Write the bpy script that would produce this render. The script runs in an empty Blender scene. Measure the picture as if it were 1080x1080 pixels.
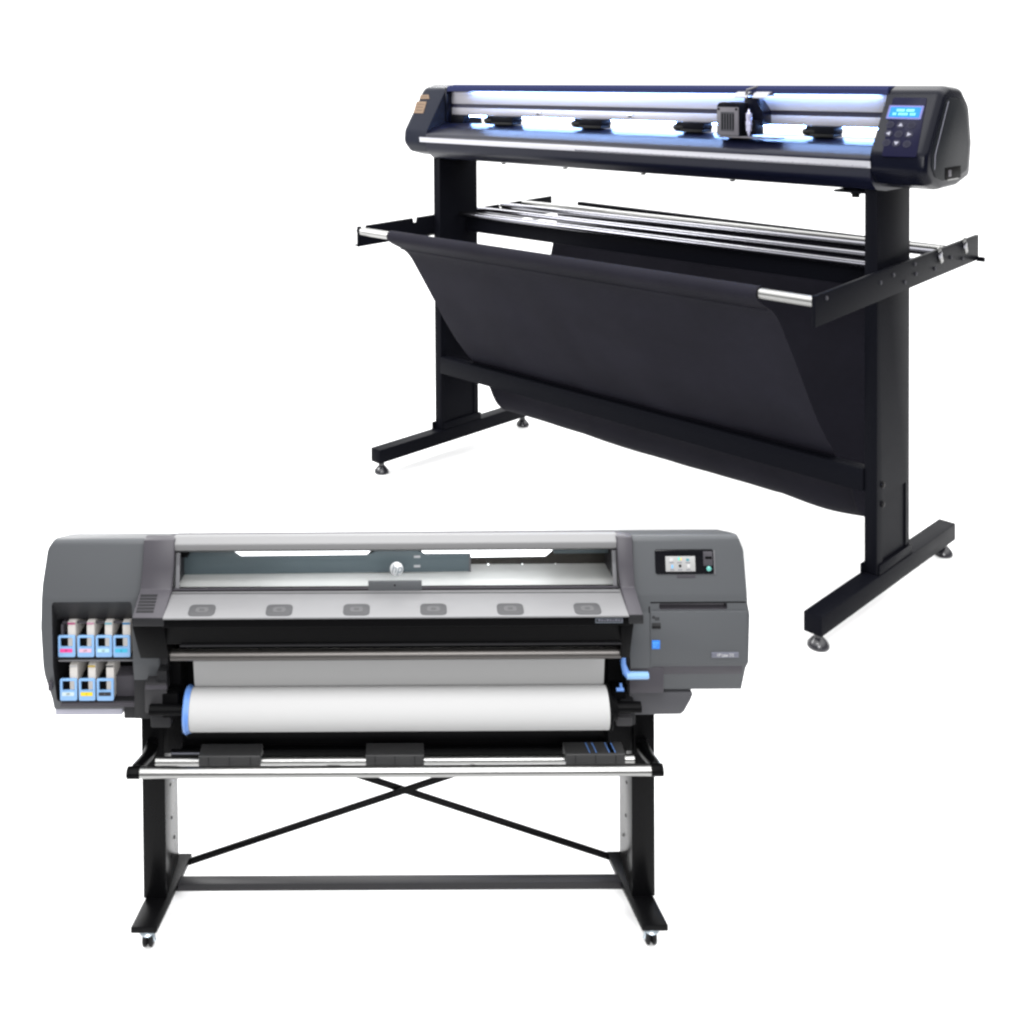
import bpy, bmesh, math, random
from mathutils import Vector, Matrix
random.seed(7)
scene = bpy.context.scene
COL = scene.collection

# ------------------------------------------------------------------ camera calibration
F, PX, PY = 1154.915, 414.309, 103.743                      # lens and principal point, in 1080-pixel units
CAM = Vector((0.01373, -2.61049, 2.06400))
MR = Matrix(((0.999955, 0.004710, -0.008287), (-0.008181, -0.022130, -0.999722), (-0.004892, 0.999744, -0.022091)))
CUT_LOC = Vector((1.12141, 2.48999, 0.0))
CUT_YAW = math.radians(-47.6673)
CYAW = Matrix.Rotation(CUT_YAW, 3, 'Z')

def _hit(o, d, x, y, z):
    i, v = (0, x) if x is not None else ((1, y) if y is not None else (2, z))
    return o + d * ((v - o[i]) / d[i])
def P(u, v, x=None, y=None, z=None):
    """printer coordinates of the measured point (u, v) that lies on the given real plane"""
    return _hit(CAM, MR.transposed() @ Vector(((u - PX) / F, (v - PY) / F, 1)), x, y, z)
def C(u, v, x=None, y=None, z=None):
    """the same in the cutter's own coordinates"""
    inv = CYAW.transposed()
    return _hit(inv @ (CAM - CUT_LOC), inv @ (MR.transposed() @ Vector(((u - PX) / F, (v - PY) / F, 1))), x, y, z)
def pz(v, y): return P(416, v, y=y).z
def pxx(u, v, y): return P(u, v, y=y).x

# ------------------------------------------------------------------ materials
def mat(name, col, rough=.5, metal=0., spec=.5, bump=0., bscale=400., var=0., vscale=6., coat=0., emit=None, es=0., trans=0., aniso=0., rvar=0.):
    m = bpy.data.materials.new(name); m.use_nodes = True
    nt = m.node_tree; b = nt.nodes['Principled BSDF']
    b.inputs['Base Color'].default_value = (*col, 1)
    b.inputs['Roughness'].default_value = rough
    b.inputs['Metallic'].default_value = metal
    b.inputs['Specular IOR Level'].default_value = spec
    b.inputs['Coat Weight'].default_value = coat
    b.inputs['Coat Roughness'].default_value = .15
    if trans: b.inputs['Transmission Weight'].default_value = trans
    if emit:
        b.inputs['Emission Color'].default_value = (*emit, 1); b.inputs['Emission Strength'].default_value = es
    tc = nt.nodes.new('ShaderNodeTexCoord')
    if bump:
        n = nt.nodes.new('ShaderNodeTexNoise'); n.inputs['Scale'].default_value = bscale; n.inputs['Detail'].default_value = 3
        bp = nt.nodes.new('ShaderNodeBump'); bp.inputs['Strength'].default_value = bump; bp.inputs['Distance'].default_value = .001
        nt.links.new(tc.outputs['Object'], n.inputs['Vector']); nt.links.new(n.outputs['Fac'], bp.inputs['Height'])
        nt.links.new(bp.outputs['Normal'], b.inputs['Normal'])
    if var or rvar:
        n = nt.nodes.new('ShaderNodeTexNoise'); n.inputs['Scale'].default_value = vscale; n.inputs['Detail'].default_value = 5
        nt.links.new(tc.outputs['Object'], n.inputs['Vector'])
        if var:
            r = nt.nodes.new('ShaderNodeValToRGB')
            r.color_ramp.elements[0].position = .3; r.color_ramp.elements[1].position = .7
            r.color_ramp.elements[0].color = (*[c * (1 - var) for c in col], 1)
            r.color_ramp.elements[1].color = (*[min(1, c * (1 + var)) for c in col], 1)
            nt.links.new(n.outputs['Fac'], r.inputs['Fac']); nt.links.new(r.outputs['Color'], b.inputs['Base Color'])
        if rvar:
            mr = nt.nodes.new('ShaderNodeMapRange'); mr.inputs['To Min'].default_value = rough - rvar; mr.inputs['To Max'].default_value = rough + rvar
            nt.links.new(n.outputs['Fac'], mr.inputs['Value']); nt.links.new(mr.outputs['Result'], b.inputs['Roughness'])
    return m

M = dict(
    grey=mat('grey_plastic', (.050, .0525, .056), .38, spec=.1, bump=.04, bscale=900, rvar=.05),
    grey_light=mat('light_grey_plastic', (.085, .085, .090), .5, spec=.0, bump=.04, bscale=900),
    trim=mat('mauve_grey_plastic', (.034, .032, .037), .4, spec=.15, bump=.05, bscale=900),
    lilac=mat('lilac_grey_plastic', (.22, .22, .26), .5),
    mid=mat('mid_grey_plastic', (.021, .0205, .022), .45, spec=.2, bump=.05, bscale=700),
    bezel=mat('satin_bezel', (.13, .13, .132), .4, spec=.15),
    dark=mat('dark_grey_plastic', (.0105, .0105, .0115), .45, spec=.14, bump=.05, bscale=700),
    darker=mat('near_black_plastic', (.0016, .0016, .0018), .4, spec=.035, bump=.04, bscale=700),
    black=mat('black_plastic', (.0014, .0014, .0016), .5, spec=.03),
    steel_black=mat('black_powder_coat', (.0016, .0016, .0018), .28, spec=.06, bump=.05, bscale=1200, rvar=.04),
    table=mat('brushed_pale_metal', (.108, .108, .111), .45, spec=.4, bump=.02, bscale=60, var=.03, vscale=3),
    patch=mat('grey_sticker', (.040, .040, .042), .6, spec=.2),
    patch2=mat('grey_sticker_print', (.058, .058, .060), .6, spec=.2),
    alu=mat('aluminium', (.235, .235, .23), .3, metal=1., rvar=.04, vscale=20),
    chrome=mat('chrome', (.17, .17, .19), .2, metal=1.),
    zinc=mat('zinc_plate', (.35, .40, .44), .3, metal=.9),
    paper=mat('matte_paper', (.262, .262, .262), .7, spec=.1, bump=.02, bscale=200),
    blue=mat('blue_plastic', (.07, .15, .36), .4, spec=.3),
    blue_pale=mat('pale_blue_plastic', (.135, .245, .41), .4, spec=.3),
    carton=mat('cartridge_carton', (.33, .315, .30), .8, spec=.1, var=.12, vscale=60),
    teal=mat('teal_painted_steel', (.05, .068, .077), .4, spec=.4),
    white=mat('white_platen', (.52, .53, .52), .4, var=.03),
    brown=mat('dark_bronze_steel', (.02, .018, .015), .3, metal=.5),
    screen_grey=mat('touch_screen', (.17, .17, .17), .3, spec=.2, emit=(.62, .62, .62), es=.22),
    icon_w=mat('icon_white', (.30, .30, .30), .4, spec=.2), icon_k=mat('icon_black', (.004, .004, .004), .4, spec=.1),
    icon_g=mat('icon_green', (.12, .4, .16), .4), icon_o=mat('icon_orange', (.5, .28, .1), .4),
    icon_c=mat('icon_cyan', (.07, .35, .4), .4), icon_t=mat('icon_dark_teal', (.03, .14, .17), .4), icon_b=mat('icon_blue', (.08, .26, .5), .4),
    gloss=mat('glossy_black', (.003, .003, .004), .1, spec=.15),
    sticker_blue=mat('blue_sticker', (.022, .13, .45), .45, spec=.2), sticker_grey=mat('grey_print', (.02, .02, .021), .6, spec=.1),
    plate=mat('name_plate', (.078, .08, .10), .35, spec=.3), letter=mat('white_lettering', (.30, .30, .31), .5, spec=.2),
    navy=mat('navy_black_plastic', (.0021, .0025, .0058), .25, spec=.085, bump=.05, bscale=800, rvar=.04),
    navy_steel=mat('black_textured_paint', (.0030, .0032, .0047), .38, spec=.02, bump=.08, bscale=900, rvar=.05),
    cloth=mat('black_canvas', (.0061, .0058, .0094), .8, spec=.08, bump=.35, bscale=1500, var=.15, vscale=4),
    rail=mat('white_anodised_aluminium', (.24, .235, .26), .4, metal=.3, spec=.5),
    groove=mat('dark_groove', (.012, .012, .025), .5, spec=.2),
    bedm=mat('glossy_dark_bed', (.0022, .0028, .009), .32, spec=.2, coat=.0),
    scalem=mat('silver_scale_strip', (.36, .36, .39), .3, metal=.4), tick=mat('tick_marks', (.08, .08, .1), .6),
    lcd=mat('blue_lcd', (.0, .03, .15), .3, spec=.1, emit=(.0, .30, 1.), es=1.0), lcdtext=mat('pale_lcd_text', (.1, .3, .5), .4, spec=.1, emit=(.14, .55, 1.), es=.9),
    led=mat('blue_white_led', (.3, .5, .9), .4, emit=(.26, .46, 1.), es=70.),
    key=mat('key_ring', (.010, .010, .02), .5, spec=.08), keyw=mat('key_mark', (.19, .19, .23), .5, spec=.1),
    gold=mat('gold_label', (.12, .08, .052), .5, metal=.2, spec=.2, var=.2, vscale=90), goldd=mat('gold_label_print', (.06, .038, .024), .5, spec=.2),
    motor=mat('grey_cast_metal', (.058, .055, .064), .5, spec=.3, bump=.1, bscale=500), motord=mat('dark_motor_grille', (.022, .022, .027), .6, spec=.2),
    ribbon=mat('white_flat_cable', (.24, .24, .26), .5), blade=mat('violet_steel', (.4, .4, .52), .25, metal=.7),
    rubber=mat('black_rubber', (.004, .004, .0045), .5, spec=.12),
)
M['gantry'] = mat('blue_black_cover', (.018, .021, .052), .6, spec=.0, bump=.04, bscale=800)
M['left_cap'] = mat('lit_navy_plastic', (.0075, .0088, .0145), .4, spec=.05, bump=.05, bscale=800, rvar=.04)  # housing navy made paler to imitate light from the left
lit = mat('printer_light_bar', (.8, .8, .8), .4, emit=(.95, .97, 1.), es=3.)
def glass(name, tint, refl):
    m = bpy.data.materials.new(name); m.use_nodes = True; nt = m.node_tree
    for n in list(nt.nodes): nt.nodes.remove(n)
    o = nt.nodes.new('ShaderNodeOutputMaterial'); t = nt.nodes.new('ShaderNodeBsdfTransparent'); g = nt.nodes.new('ShaderNodeBsdfGlossy')
    g.inputs['Roughness'].default_value = .03; t.inputs['Color'].default_value = (*tint, 1)
    mx = nt.nodes.new('ShaderNodeMixShader'); fr = nt.nodes.new('ShaderNodeFresnel'); fr.inputs['IOR'].default_value = refl
    nt.links.new(fr.outputs[0], mx.inputs[0]); nt.links.new(t.outputs[0], mx.inputs[1]); nt.links.new(g.outputs[0], mx.inputs[2]); nt.links.new(mx.outputs[0], o.inputs[0])
    return m
GLASS = glass('clear_window', (.97, .97, .97), 1.25)
def col_mat(name, c): return mat(name, c, .5, spec=.3)

# ------------------------------------------------------------------ mesh helpers
def round_poly(pts, r, seg=4):
    """round the corners of a 2-D polygon; r is one radius or one per corner"""
    n = len(pts); out = []
    rs = r if isinstance(r, (list, tuple)) else [r] * n
    for i in range(n):
        p = Vector(pts[i]); a = Vector(pts[i - 1]); b = Vector(pts[(i + 1) % n]); rr = rs[i]
        if rr <= 0: out.append(tuple(p)); continue
        da = (a - p); db = (b - p); la, lb = da.length, db.length; da.normalize(); db.normalize()
        ang = da.angle(db); t = min(rr / max(math.tan(ang / 2), 1e-4), la * .48, lb * .48)
        s, e = p + da * t, p + db * t
        for k in range(seg + 1):
            f = k / seg
            out.append(tuple(s * (1 - f) ** 2 + p * 2 * f * (1 - f) + e * f * f))
    return out
def rrect(x0, x1, z0, z1, r, seg=4): return round_poly([(x0, z0), (x1, z0), (x1, z1), (x0, z1)], r, seg)

class MB:
    def __init__(s): s.bm = bmesh.new()
    def ring_solid(s, rings, cap=True):
        bm = s.bm; vs = [[bm.verts.new(p) for p in r] for r in rings]; n = len(rings[0]); fs = []
        for a, b in zip(vs, vs[1:]):
            for i in range(n): fs.append(bm.faces.new((a[i], a[(i + 1) % n], b[(i + 1) % n], b[i])))
        if cap: fs.append(bm.faces.new(vs[0][::-1])); fs.append(bm.faces.new(vs[-1]))
        bmesh.ops.recalc_face_normals(bm, faces=fs)
        return vs
    def box(s, x0, x1, y0, y1, z0, z1):
        return s.prism_y([(x0, z0), (x1, z0), (x1, z1), (x0, z1)], y0, y1)
    def prism_x(s, yz, x0, x1): return s.ring_solid([[(x0, y, z) for y, z in yz], [(x1, y, z) for y, z in yz]])
    def prism_y(s, xz, y0, y1): return s.ring_solid([[(x, y0, z) for x, z in xz], [(x, y1, z) for x, z in xz]])
    def prism_z(s, xy, z0, z1): return s.ring_solid([[(x, y, z0) for x, y in xy], [(x, y, z1) for x, y in xy]])
    def prism_y_map(s, xz, yf, p0, p1):
        return s.ring_solid([[(x, yf(z) + p0, z) for x, z in xz], [(x, yf(z) + p1, z) for x, z in xz]])
    def tube(s, pts, r, seg=14):
        pts = [Vector(p) for p in pts]; rings = []
        rs = r if isinstance(r, (list, tuple)) else [r] * len(pts)
        up = None
        for i, p in enumerate(pts):
            d = (pts[min(i + 1, len(pts) - 1)] - pts[max(i - 1, 0)]).normalized()
            if up is None: up = d.orthogonal().normalized()
            up = (up - d * up.dot(d)).normalized(); q = d.cross(up)
            rings.append([p + (up * math.cos(2 * math.pi * k / seg) + q * math.sin(2 * math.pi * k / seg)) * rs[i] for k in range(seg)])
        return s.ring_solid(rings)
    def lathe(s, c, axis, prof, seg=24):
        """prof: (distance along axis, radius)"""
        a = Vector(axis).normalized(); u = a.orthogonal().normalized(); w = a.cross(u); c = Vector(c)
        return s.ring_solid([[c + a * t + (u * math.cos(2 * math.pi * k / seg) + w * math.sin(2 * math.pi * k / seg)) * max(r, 1e-4) for k in range(seg)] for t, r in prof])
    def obox(s, p0, p1, w, h, up=(0, 0, 1)):
        """bar of section w x h between two points"""
        p0, p1 = Vector(p0), Vector(p1); d = (p1 - p0).normalized(); u = Vector(up); u = (u - d * u.dot(d)).normalized(); q = d.cross(u)
        sec = [(-1, -1), (1, -1), (1, 1), (-1, 1)]
        return s.ring_solid([[p + q * (a * w / 2) + u * (b * h / 2) for a, b in sec] for p in (p0, p1)])
    def bevel(s, w, seg=2, ang=.5):
        if w:
            es = [e for e in s.bm.edges if len(e.link_faces) == 2 and e.calc_face_angle(0) > ang]
            bmesh.ops.bevel(s.bm, geom=es, offset=w, segments=seg, profile=.5, affect='EDGES', clamp_overlap=True)
        return s
    def mesh(s, name):
        me = bpy.data.meshes.new(name); s.bm.normal_update(); s.bm.to_mesh(me); s.bm.free(); return me
    def build(s, name, m, parent=None, bev=0., seg=2, ang=.5, sharp=35, origin=None):
        s.bevel(bev, seg, ang)
        me = s.mesh(name); return link(name, me, m, parent, sharp, origin)

def link(name, me, m, parent=None, sharp=35, origin=None):
    if origin is not None: me.transform(Matrix.Translation(-Vector(origin)))
    if m is not None and not me.materials: me.materials.append(m)
    me.shade_smooth(); me.set_sharp_from_angle(angle=math.radians(sharp))
    o = bpy.data.objects.new(name, me); COL.objects.link(o)
    if parent is not None: o.parent = parent
    return o
def boolean(a, b, op, ma, mb=None, bev=0., bang=40):
    """a, b: meshes; result mesh keeps ma on a's faces and mb on b's"""
    a.materials.clear(); a.materials.append(ma); b.materials.clear(); b.materials.append(mb or ma)
    oa = bpy.data.objects.new('tmp_a', a); ob = bpy.data.objects.new('tmp_b', b); COL.objects.link(oa); COL.objects.link(ob)
    md = oa.modifiers.new('b', 'BOOLEAN'); md.operation = op; md.object = ob; md.solver = 'EXACT'; md.material_mode = 'TRANSFER'
    if bev:
        mv = oa.modifiers.new('v', 'BEVEL'); mv.width = bev; mv.segments = 3; mv.limit_method = 'ANGLE'; mv.angle_limit = math.radians(bang); mv.harden_normals = False
    dg = bpy.context.evaluated_depsgraph_get(); dg.update()
    me = bpy.data.meshes.new_from_object(oa.evaluated_get(dg), preserve_all_data_layers=False, depsgraph=dg)
    bpy.data.objects.remove(oa); bpy.data.objects.remove(ob)
    return me
def text(name, s, size, m, parent, loc, rot=(math.pi / 2, 0, 0), shear=0., align='CENTER', ext=.0004, width=None, origin=None):
    cu = bpy.data.curves.new('t', 'FONT'); cu.body = s; cu.size = size; cu.shear = shear; cu.align_x = align; cu.align_y = 'CENTER'; cu.extrude = ext
    ob = bpy.data.objects.new('t', cu); COL.objects.link(ob); dg = bpy.context.evaluated_depsgraph_get(); dg.update()
    me = bpy.data.meshes.new_from_object(ob.evaluated_get(dg)); bpy.data.objects.remove(ob)
    from mathutils import Euler
    if width:
        xs = [v.co.x for v in me.vertices]; k = width / (max(xs) - min(xs)); me.transform(Matrix.Scale(k, 4, (1, 0, 0)))
    me.transform(Matrix.Translation(loc) @ Euler(rot).to_matrix().to_4x4()); me.materials.clear()
    return link(name, me, m, parent, origin=origin)
def empty(name, label, cat, loc=(0, 0, 0), rz=0., group=None):
    o = bpy.data.objects.new(name, None); COL.objects.link(o); o.location = loc; o.rotation_euler = (0, 0, rz); o.empty_display_size = .1
    o['label'] = label; o['category'] = cat
    if group: o['group'] = group
    return o

# ------------------------------------------------------------------ the setting: a white sweep under both machines, unseen dark floor added in front to cut bounce light
mb = MB(); mb.box(-60, 60, -.85, 90, -.004, 0)
fl = mb.build('white_sweep_floor', mat('white_studio_floor', (.68, .68, .68), .6, spec=.2), sharp=30); fl['kind'] = 'structure'
mb = MB(); mb.box(-60, 60, -30, 90, -.06, -.0045)
fl2 = mb.build('unseen_dark_floor', mat('bounce_cut_grey', (.07, .07, .072), .6, spec=.2, var=.15, vscale=2), sharp=30); fl2['kind'] = 'structure'

# =================================================================== PRINTER
PR = empty('large_format_printer', 'grey wide format inkjet printer on a black stand, blue levers and white paper roll', 'printer')
YF = [(.99, -.095), (.86, -.113), (.71, -.109), (.58, -.078)]
def yf(z):
    if z >= YF[0][0]: return YF[0][1]
    for (z1, y1), (z0, y0) in zip(YF, YF[1:]):
        if z >= z0:
            f = (z - z0) / (z1 - z0); return y0 + (y1 - y0) * f
    return YF[-1][1]
ROOF = [(.12, pz(560.3, .12)), (.26, .80)]

# ---- left cabinet
def cabinet_section(zb):
    return round_poly([(-.095, .992), (-.113, .86), (-.110, .70), (yf(zb), zb), (.27, zb), (.27, .80), (.12, ROOF[0][1])],
                      [.012, .05, .05, .008, .02, .05, .06], 5)
a = MB(); a.prism_x(cabinet_section(pz(747.5, -.080)), -.9, -.5)
zl = lambda v: P(60, v, y=-.1).z
out = [(pxx(62, 567, -.1), 1.03), (pxx(56, 570, -.1), zl(570)), (pxx(49.5, 580, -.1), zl(580)), (pxx(45.5, 615, -.1), zl(615)), (pxx(44.2, 660, -.1), zl(660)), (pxx(47, 712, -.1), zl(712)), (pxx(52.5, 741, -.1), zl(741)), (pxx(56, 752, -.1), .5), (-.548, .5), (-.548, 1.03)]
b = MB(); b.prism_y(round_poly(out, [.01, .012, .03, .06, .08, .05, .01, 0, 0, 0], 4), -.3, .5)
me = boolean(a.mesh('a'), b.mesh('b'), 'INTERSECT', M['grey'], bev=.005, bang=45)
cut = MB(); bx0, bx1 = pxx(55.5, 680, -.11), pxx(140, 680, -.11)
cut.prism_x([(-.3, .853), (-.112, .853), (-.072, .790), (.09, .790), (.09, .604), (-.3, .604)], bx0, bx1)
cut.bevel(.006, 2)
me = boolean(me, cut.mesh('c'), 'DIFFERENCE', M['grey'], M['dark'])
left_cab = link('ink_cabinet', me, None, PR, 32)
# bay fittings
mb = MB(); mb.box(bx0 + .001, bx1 - .001, -.088, .088, .704, .711); mb.build('cartridge_shelf', M['dark'], left_cab, .001)
mb = MB(); mb.box(bx0 + .012, bx0 + .017, -.086, .05, .711, .785); mb.box(bx0 + .012, bx1 - .002, -.075, -.07, .782, .787); mb.build('bay_frame', M['trim'], left_cab, .001)
mb = MB(); mb.box(pxx(62, 700, -.09), bx1 - .002, -.093, -.086, .702, .7045); mb.build('shelf_edge', M['grey_light'], left_cab, .0006)
for u in (80.3, 99.8, 119.0):
    mb = MB(); x = pxx(u, 665, -.05); mb.box(x - .012, x + .006, -.05, .08, .7112, .783); mb.build('bay_divider', M['black'], left_cab, .001)
    mb = MB(); mb.box(x - .006, x + .000, -.052, -.0503, .745, .772); mb.build('divider_slot', M['carton'], left_cab)
for u in (82.2, 101.5):
    mb = MB(); x = pxx(u, 712, -.05); mb.box(x - .012, x + .006, -.05, .08, .6045, .695); mb.build('bay_divider', M['black'], left_cab, .001)
    mb = MB(); mb.box(x - .004, x + .002, -.052, -.0503, .645, .68); mb.build('divider_slot', M['carton'], left_cab)
x0, x1 = pxx(122, 720, -.07), bx1 - .002
mb = MB(); mb.box(x0, x1, -.07, .05, .606, .655); mb.build('blank_slot_cover', M['trim'], left_cab, .002)
mb = MB(); mb.box(x0, x1, -.03, .05, .656, .695); mb.build('blank_slot_recess', M['darker'], left_cab, .002)
mb = MB(); mb.box(bx0 + .01, bx1, -.094, -.07, .594, .6035); mb.build('bay_sill', M['trim'], left_cab, .002)
mb = MB(); mb.box(pxx(60, 750, -.06), pxx(131, 750, -.06), -.075, .2, pz(753, -.075), pz(746, -.075)); mb.build('bottom_strip', M['lilac'], PR, .003)  # pale strip along the ink cabinet's bottom edge
p = P(53.3, 723, y=-.105)
mb = MB(); mb.prism_y(rrect(p.x - .004, p.x + .005, p.z - .009, p.z + .009, .002), -.112, -.09); mb.build('cabinet_latch', M['trim'], left_cab, .001)

# ---- right cabinet
a = MB(); a.prism_x(cabinet_section(pz(730, -.090)), .5, .9)
zr = lambda v: P(780, v, y=-.1).z
out = [(.548, .5), (pxx(781, 745, -.1), .5), (pxx(783.5, 727, -.1), zr(727)), (pxx(785.5, 703, -.1), zr(703)), (pxx(788, 696, -.1), zr(696)), (pxx(788.8, 645, -.1), zr(645)), (pxx(786.5, 634, -.1), zr(634)), (pxx(784, 580, -.1), zr(580)), (pxx(780, 569, -.1), zr(569)), (pxx(770, 564.6, -.1), 1.03), (.548, 1.03)]
b = MB(); b.prism_y(round_poly(out, [0, 0, .012, .004, .006, .02, .02, .03, .012, .01, 0], 4), -.3, .5)
me = boolean(a.mesh('a'), b.mesh('b'), 'INTERSECT', M['grey'], bev=.005, bang=45)
c = MB(); q0, q1 = P(695.3, 636.5, y=-.113), P(767, 642.8, y=-.113); c.box(q0.x, q1.x, -.2, -.09, q1.z, q0.z); c.bevel(.003, 2)
me = boolean(me, c.mesh('c'), 'DIFFERENCE', M['grey'], M['trim'])
right_cab = link('electronics_cabinet', me, None, PR, 32)
def slab(name, u0, u1, v0, v1, m, parent, proud=.004, r=.004, y=-.112, bev=.0015, back=.004, sk=0.):
    a, b = P(u0, v0, y=y), P(u1, v1, y=y)
    pts = rrect(a.x, b.x, b.z, a.z, r)
    mb = MB(); mb.prism_y_map(pts, yf, -proud, back); return mb.build(name, m, parent, bev)
door = slab('access_door', 685.6, 787.6, 644.5, 700.2, M['grey'], right_cab, .004, .003)
slab('recess_band', 688.5, 784.5, 702.5, 713.3, M['trim'], right_cab, .003, .003)  # darker raised band in place of the recess below the door
mb = MB(); x0 = P(685.3, 670, y=-.112).x
mb.prism_y_map([(x0 - .0022, pz(704, -.11)), (x0 + .0002, pz(704, -.11)), (x0 + .0002, pz(641, -.112)), (x0 - .0022, pz(641, -.112))], yf, -.0008, .004); mb.build('panel_seam', M['black'], right_cab)
mb = MB(); z = pz(637.2, -.113); mb.prism_y_map([(P(686, 637, y=-.113).x, z - .0012), (P(786.5, 637, y=-.113).x, z - .0012), (P(786.5, 637, y=-.113).x, z + .0012), (P(686, 637, y=-.113).x, z + .0012)], yf, -.0008, .004); mb.build('panel_seam', M['black'], right_cab)
# small badge, stickers and name plate on the door
pl = slab('name_plate', 750.3, 779, 687.8, 693.4, M['plate'], door, .0052, .0015)
q = P(764.8, 690.6, y=-.113); text('name_lettering', 'HP Latex 310', .011, M['letter'], pl, (q.x, yf(q.z) - .0058, q.z), width=.038)
st = slab('sticker', 687.4, 695.8, 675.2, 684, M['sticker_blue'], door, .0046, .0005)
q = P(691.6, 677.6, y=-.113)
for k in range(3):
    mb = MB(); zz = q.z - k * .0045; mb.box(q.x - .007, q.x + .0065 - k * .003, yf(zz) - .0055, yf(zz) - .004, zz - .0006, zz + .0006); mb.build('sticker_line', M['icon_b'], st)
st2 = slab('sticker', 687.4, 696.4, 656.2, 662.6, M['sticker_grey'], door, .0046, .0005)
mb = MB(); q = P(691.9, 660.6, y=-.113); mb.box(q.x - .010, q.x + .010, yf(q.z) - .0055, yf(q.z) - .004, q.z - .0022, q.z + .0012); mb.build('sticker_line', M['icon_k'], st2)
q = P(689, 650.4, y=-.113); mb = MB(); mb.lathe((q.x, yf(q.z) - .0046, q.z), (0, 1, 0), [(0, .0035), (.002, .0035)], 12); mb.build('sticker_mark', M['sticker_grey'], door)
q = P(691.5, 652.8, y=-.113)
for k in range(3):
    mb = MB(); zz = q.z - .001 + k * .0028; mb.box(q.x - .002, q.x + .008, yf(zz) - .0046, yf(zz) - .003, zz - .0005, zz + .0005); mb.build('sticker_line', M['sticker_grey'], door)

# ---- control panel
cp = slab('control_panel', 690.4, 752.3, 579.6, 603.6, M['gloss'], right_cab, .003, .006, y=-.10)
slab('panel_rim', 752.0, 753.6, 580.5, 603.8, M['grey_light'], cp, .0035, .0006, y=-.10)
slab('screen', 701.2, 732.4, 585.9, 600.6, M['screen_grey'], cp, .0042, .0008, y=-.10, bev=.0003)
slab('side_keys', 741, 751, 581, 595.2, M['trim'], cp, .0036, .001, y=-.10)
slab('key_slot', 743, 750, 586, 588.4, M['black'], cp, .0042, .001, y=-.10, bev=.0003)
def icon(u, v, w, h, m):
    q = P(u, v, y=-.102); mb = MB(); mb.prism_y_map(rrect(q.x - w / 2, q.x + w / 2, q.z - h / 2, q.z + h / 2, min(w, h) * .3, 2), yf, -.0049, -.0038); mb.build('screen_icon', m, cp)
icon(707.5, 589.2, .008, .007, M['icon_w']); icon(715, 588.4, .003, .005, M['icon_c']); icon(716.4, 588.6, .003, .006, M['icon_g']); icon(717.8, 588.8, .003, .005, M['icon_o'])
icon(724.7, 589.5, .007, .005, M['icon_t']); icon(708.3, 596.2, .0035, .008, M['icon_b']); icon(716.6, 595.6, .006, .006, M['icon_k']); icon(725.4, 595.5, .007, .008, M['icon_w'])
for u in (707.6, 716, 724.8):
    icon(u, 592.3, .011, .0012, M['plate']); icon(u + .5, 599.4, .010, .0012, M['plate'])
q = P(746.7, 598.3, y=-.101); mb = MB(); mb.lathe((q.x, yf(q.z) - .0056, q.z), (0, 1, 0), [(0, .004), (.001, .0055), (.004, .0055)], 16); mb.build('power_key', mat('green_key', (.07, .25, .22), .35, emit=(.1, .5, .45), es=.05), cp)
slab('panel_tab', 713.5, 732.8, 605.3, 608.2, M['trim'], right_cab, .0012, .001, y=-.103, bev=.0004)

# ---- roof and bezel across the middle
zt = ROOF[0][1]
sec = round_poly([(-.092, .9915), (.12, zt), (.26, .80), (.26, .785), (.115, zt - .014), (-.085, .975)], [.004, .06, .03, 0, .05, 0], 4)
mb = MB(); mb.prism_x(sec, -.5475, .5475); roof = mb.build('top_cover', M['grey_light'], PR, .002)
for u0, u1 in ((199, 192), (637, 645)):
    kz = (zt - .9915) / (.12 + .092); rz_ = lambda y: .9915 + kz * (y + .092)
    a0, a1 = P(u0, 562, y=.07), P(u1, 568.2, y=-.08)
    mb = MB(); mb.obox((a0.x, .07, rz_(.07)), (a1.x, -.08, rz_(-.08)), .003, .0012); mb.build('cover_seam', M['dark'], roof)
bl, br = pxx(182.5, 574, -.1), pxx(651.2, 572, -.1)
sec = round_poly([(-.100, pz(579.3, -.1)), (-.086, .955), (-.07, .955), (-.07, .990), (-.088, .9925), (-.103, pz(573, -.103))], [.002, 0, 0, 0, .006, .006], 4)
mb = MB(); mb.prism_x(sec, bl, br); mb.build('window_bezel', M['bezel'], roof)

# ---- side trims (front strips that step out to the loading table)
def strip(name, st, back, m, parent, bev=.003):
    """st: (left px, right px, row, y); solid strip with the given thickness behind"""
    fr = [(P(l, v, y=y), P(r, v2 if False else v, y=y)) for l, r, v, y in st for v2 in (v,)]
    mb = MB(); rings = []
    for (L, R), (bx, bz) in zip(fr, back):
        rings.append([L, R, R + Vector((0, bx, bz)), L + Vector((0, bx, bz))])
    mb.ring_solid(rings); return mb.build(name, m, parent, bev, ang=.25)
strip('side_trim', [(151.6, 184, 569.5, -.105), (150, 183, 600, -.118), (147.6, 181.3, 622, -.128), (138.8, 172, 652, -.222)], [(.03, 0), (.03, 0), (.03, -.005), (.03, -.02)], M['trim'], PR)
strip('side_trim', [(650.3, 667, 566.5, -.105), (652, 668.3, 596, -.118), (654.4, 669.8, 619.5, -.128), (663, 678.6, 648.6, -.222)], [(.03, 0), (.03, 0), (.03, -.005), (.03, -.02)], M['trim'], PR)
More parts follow.
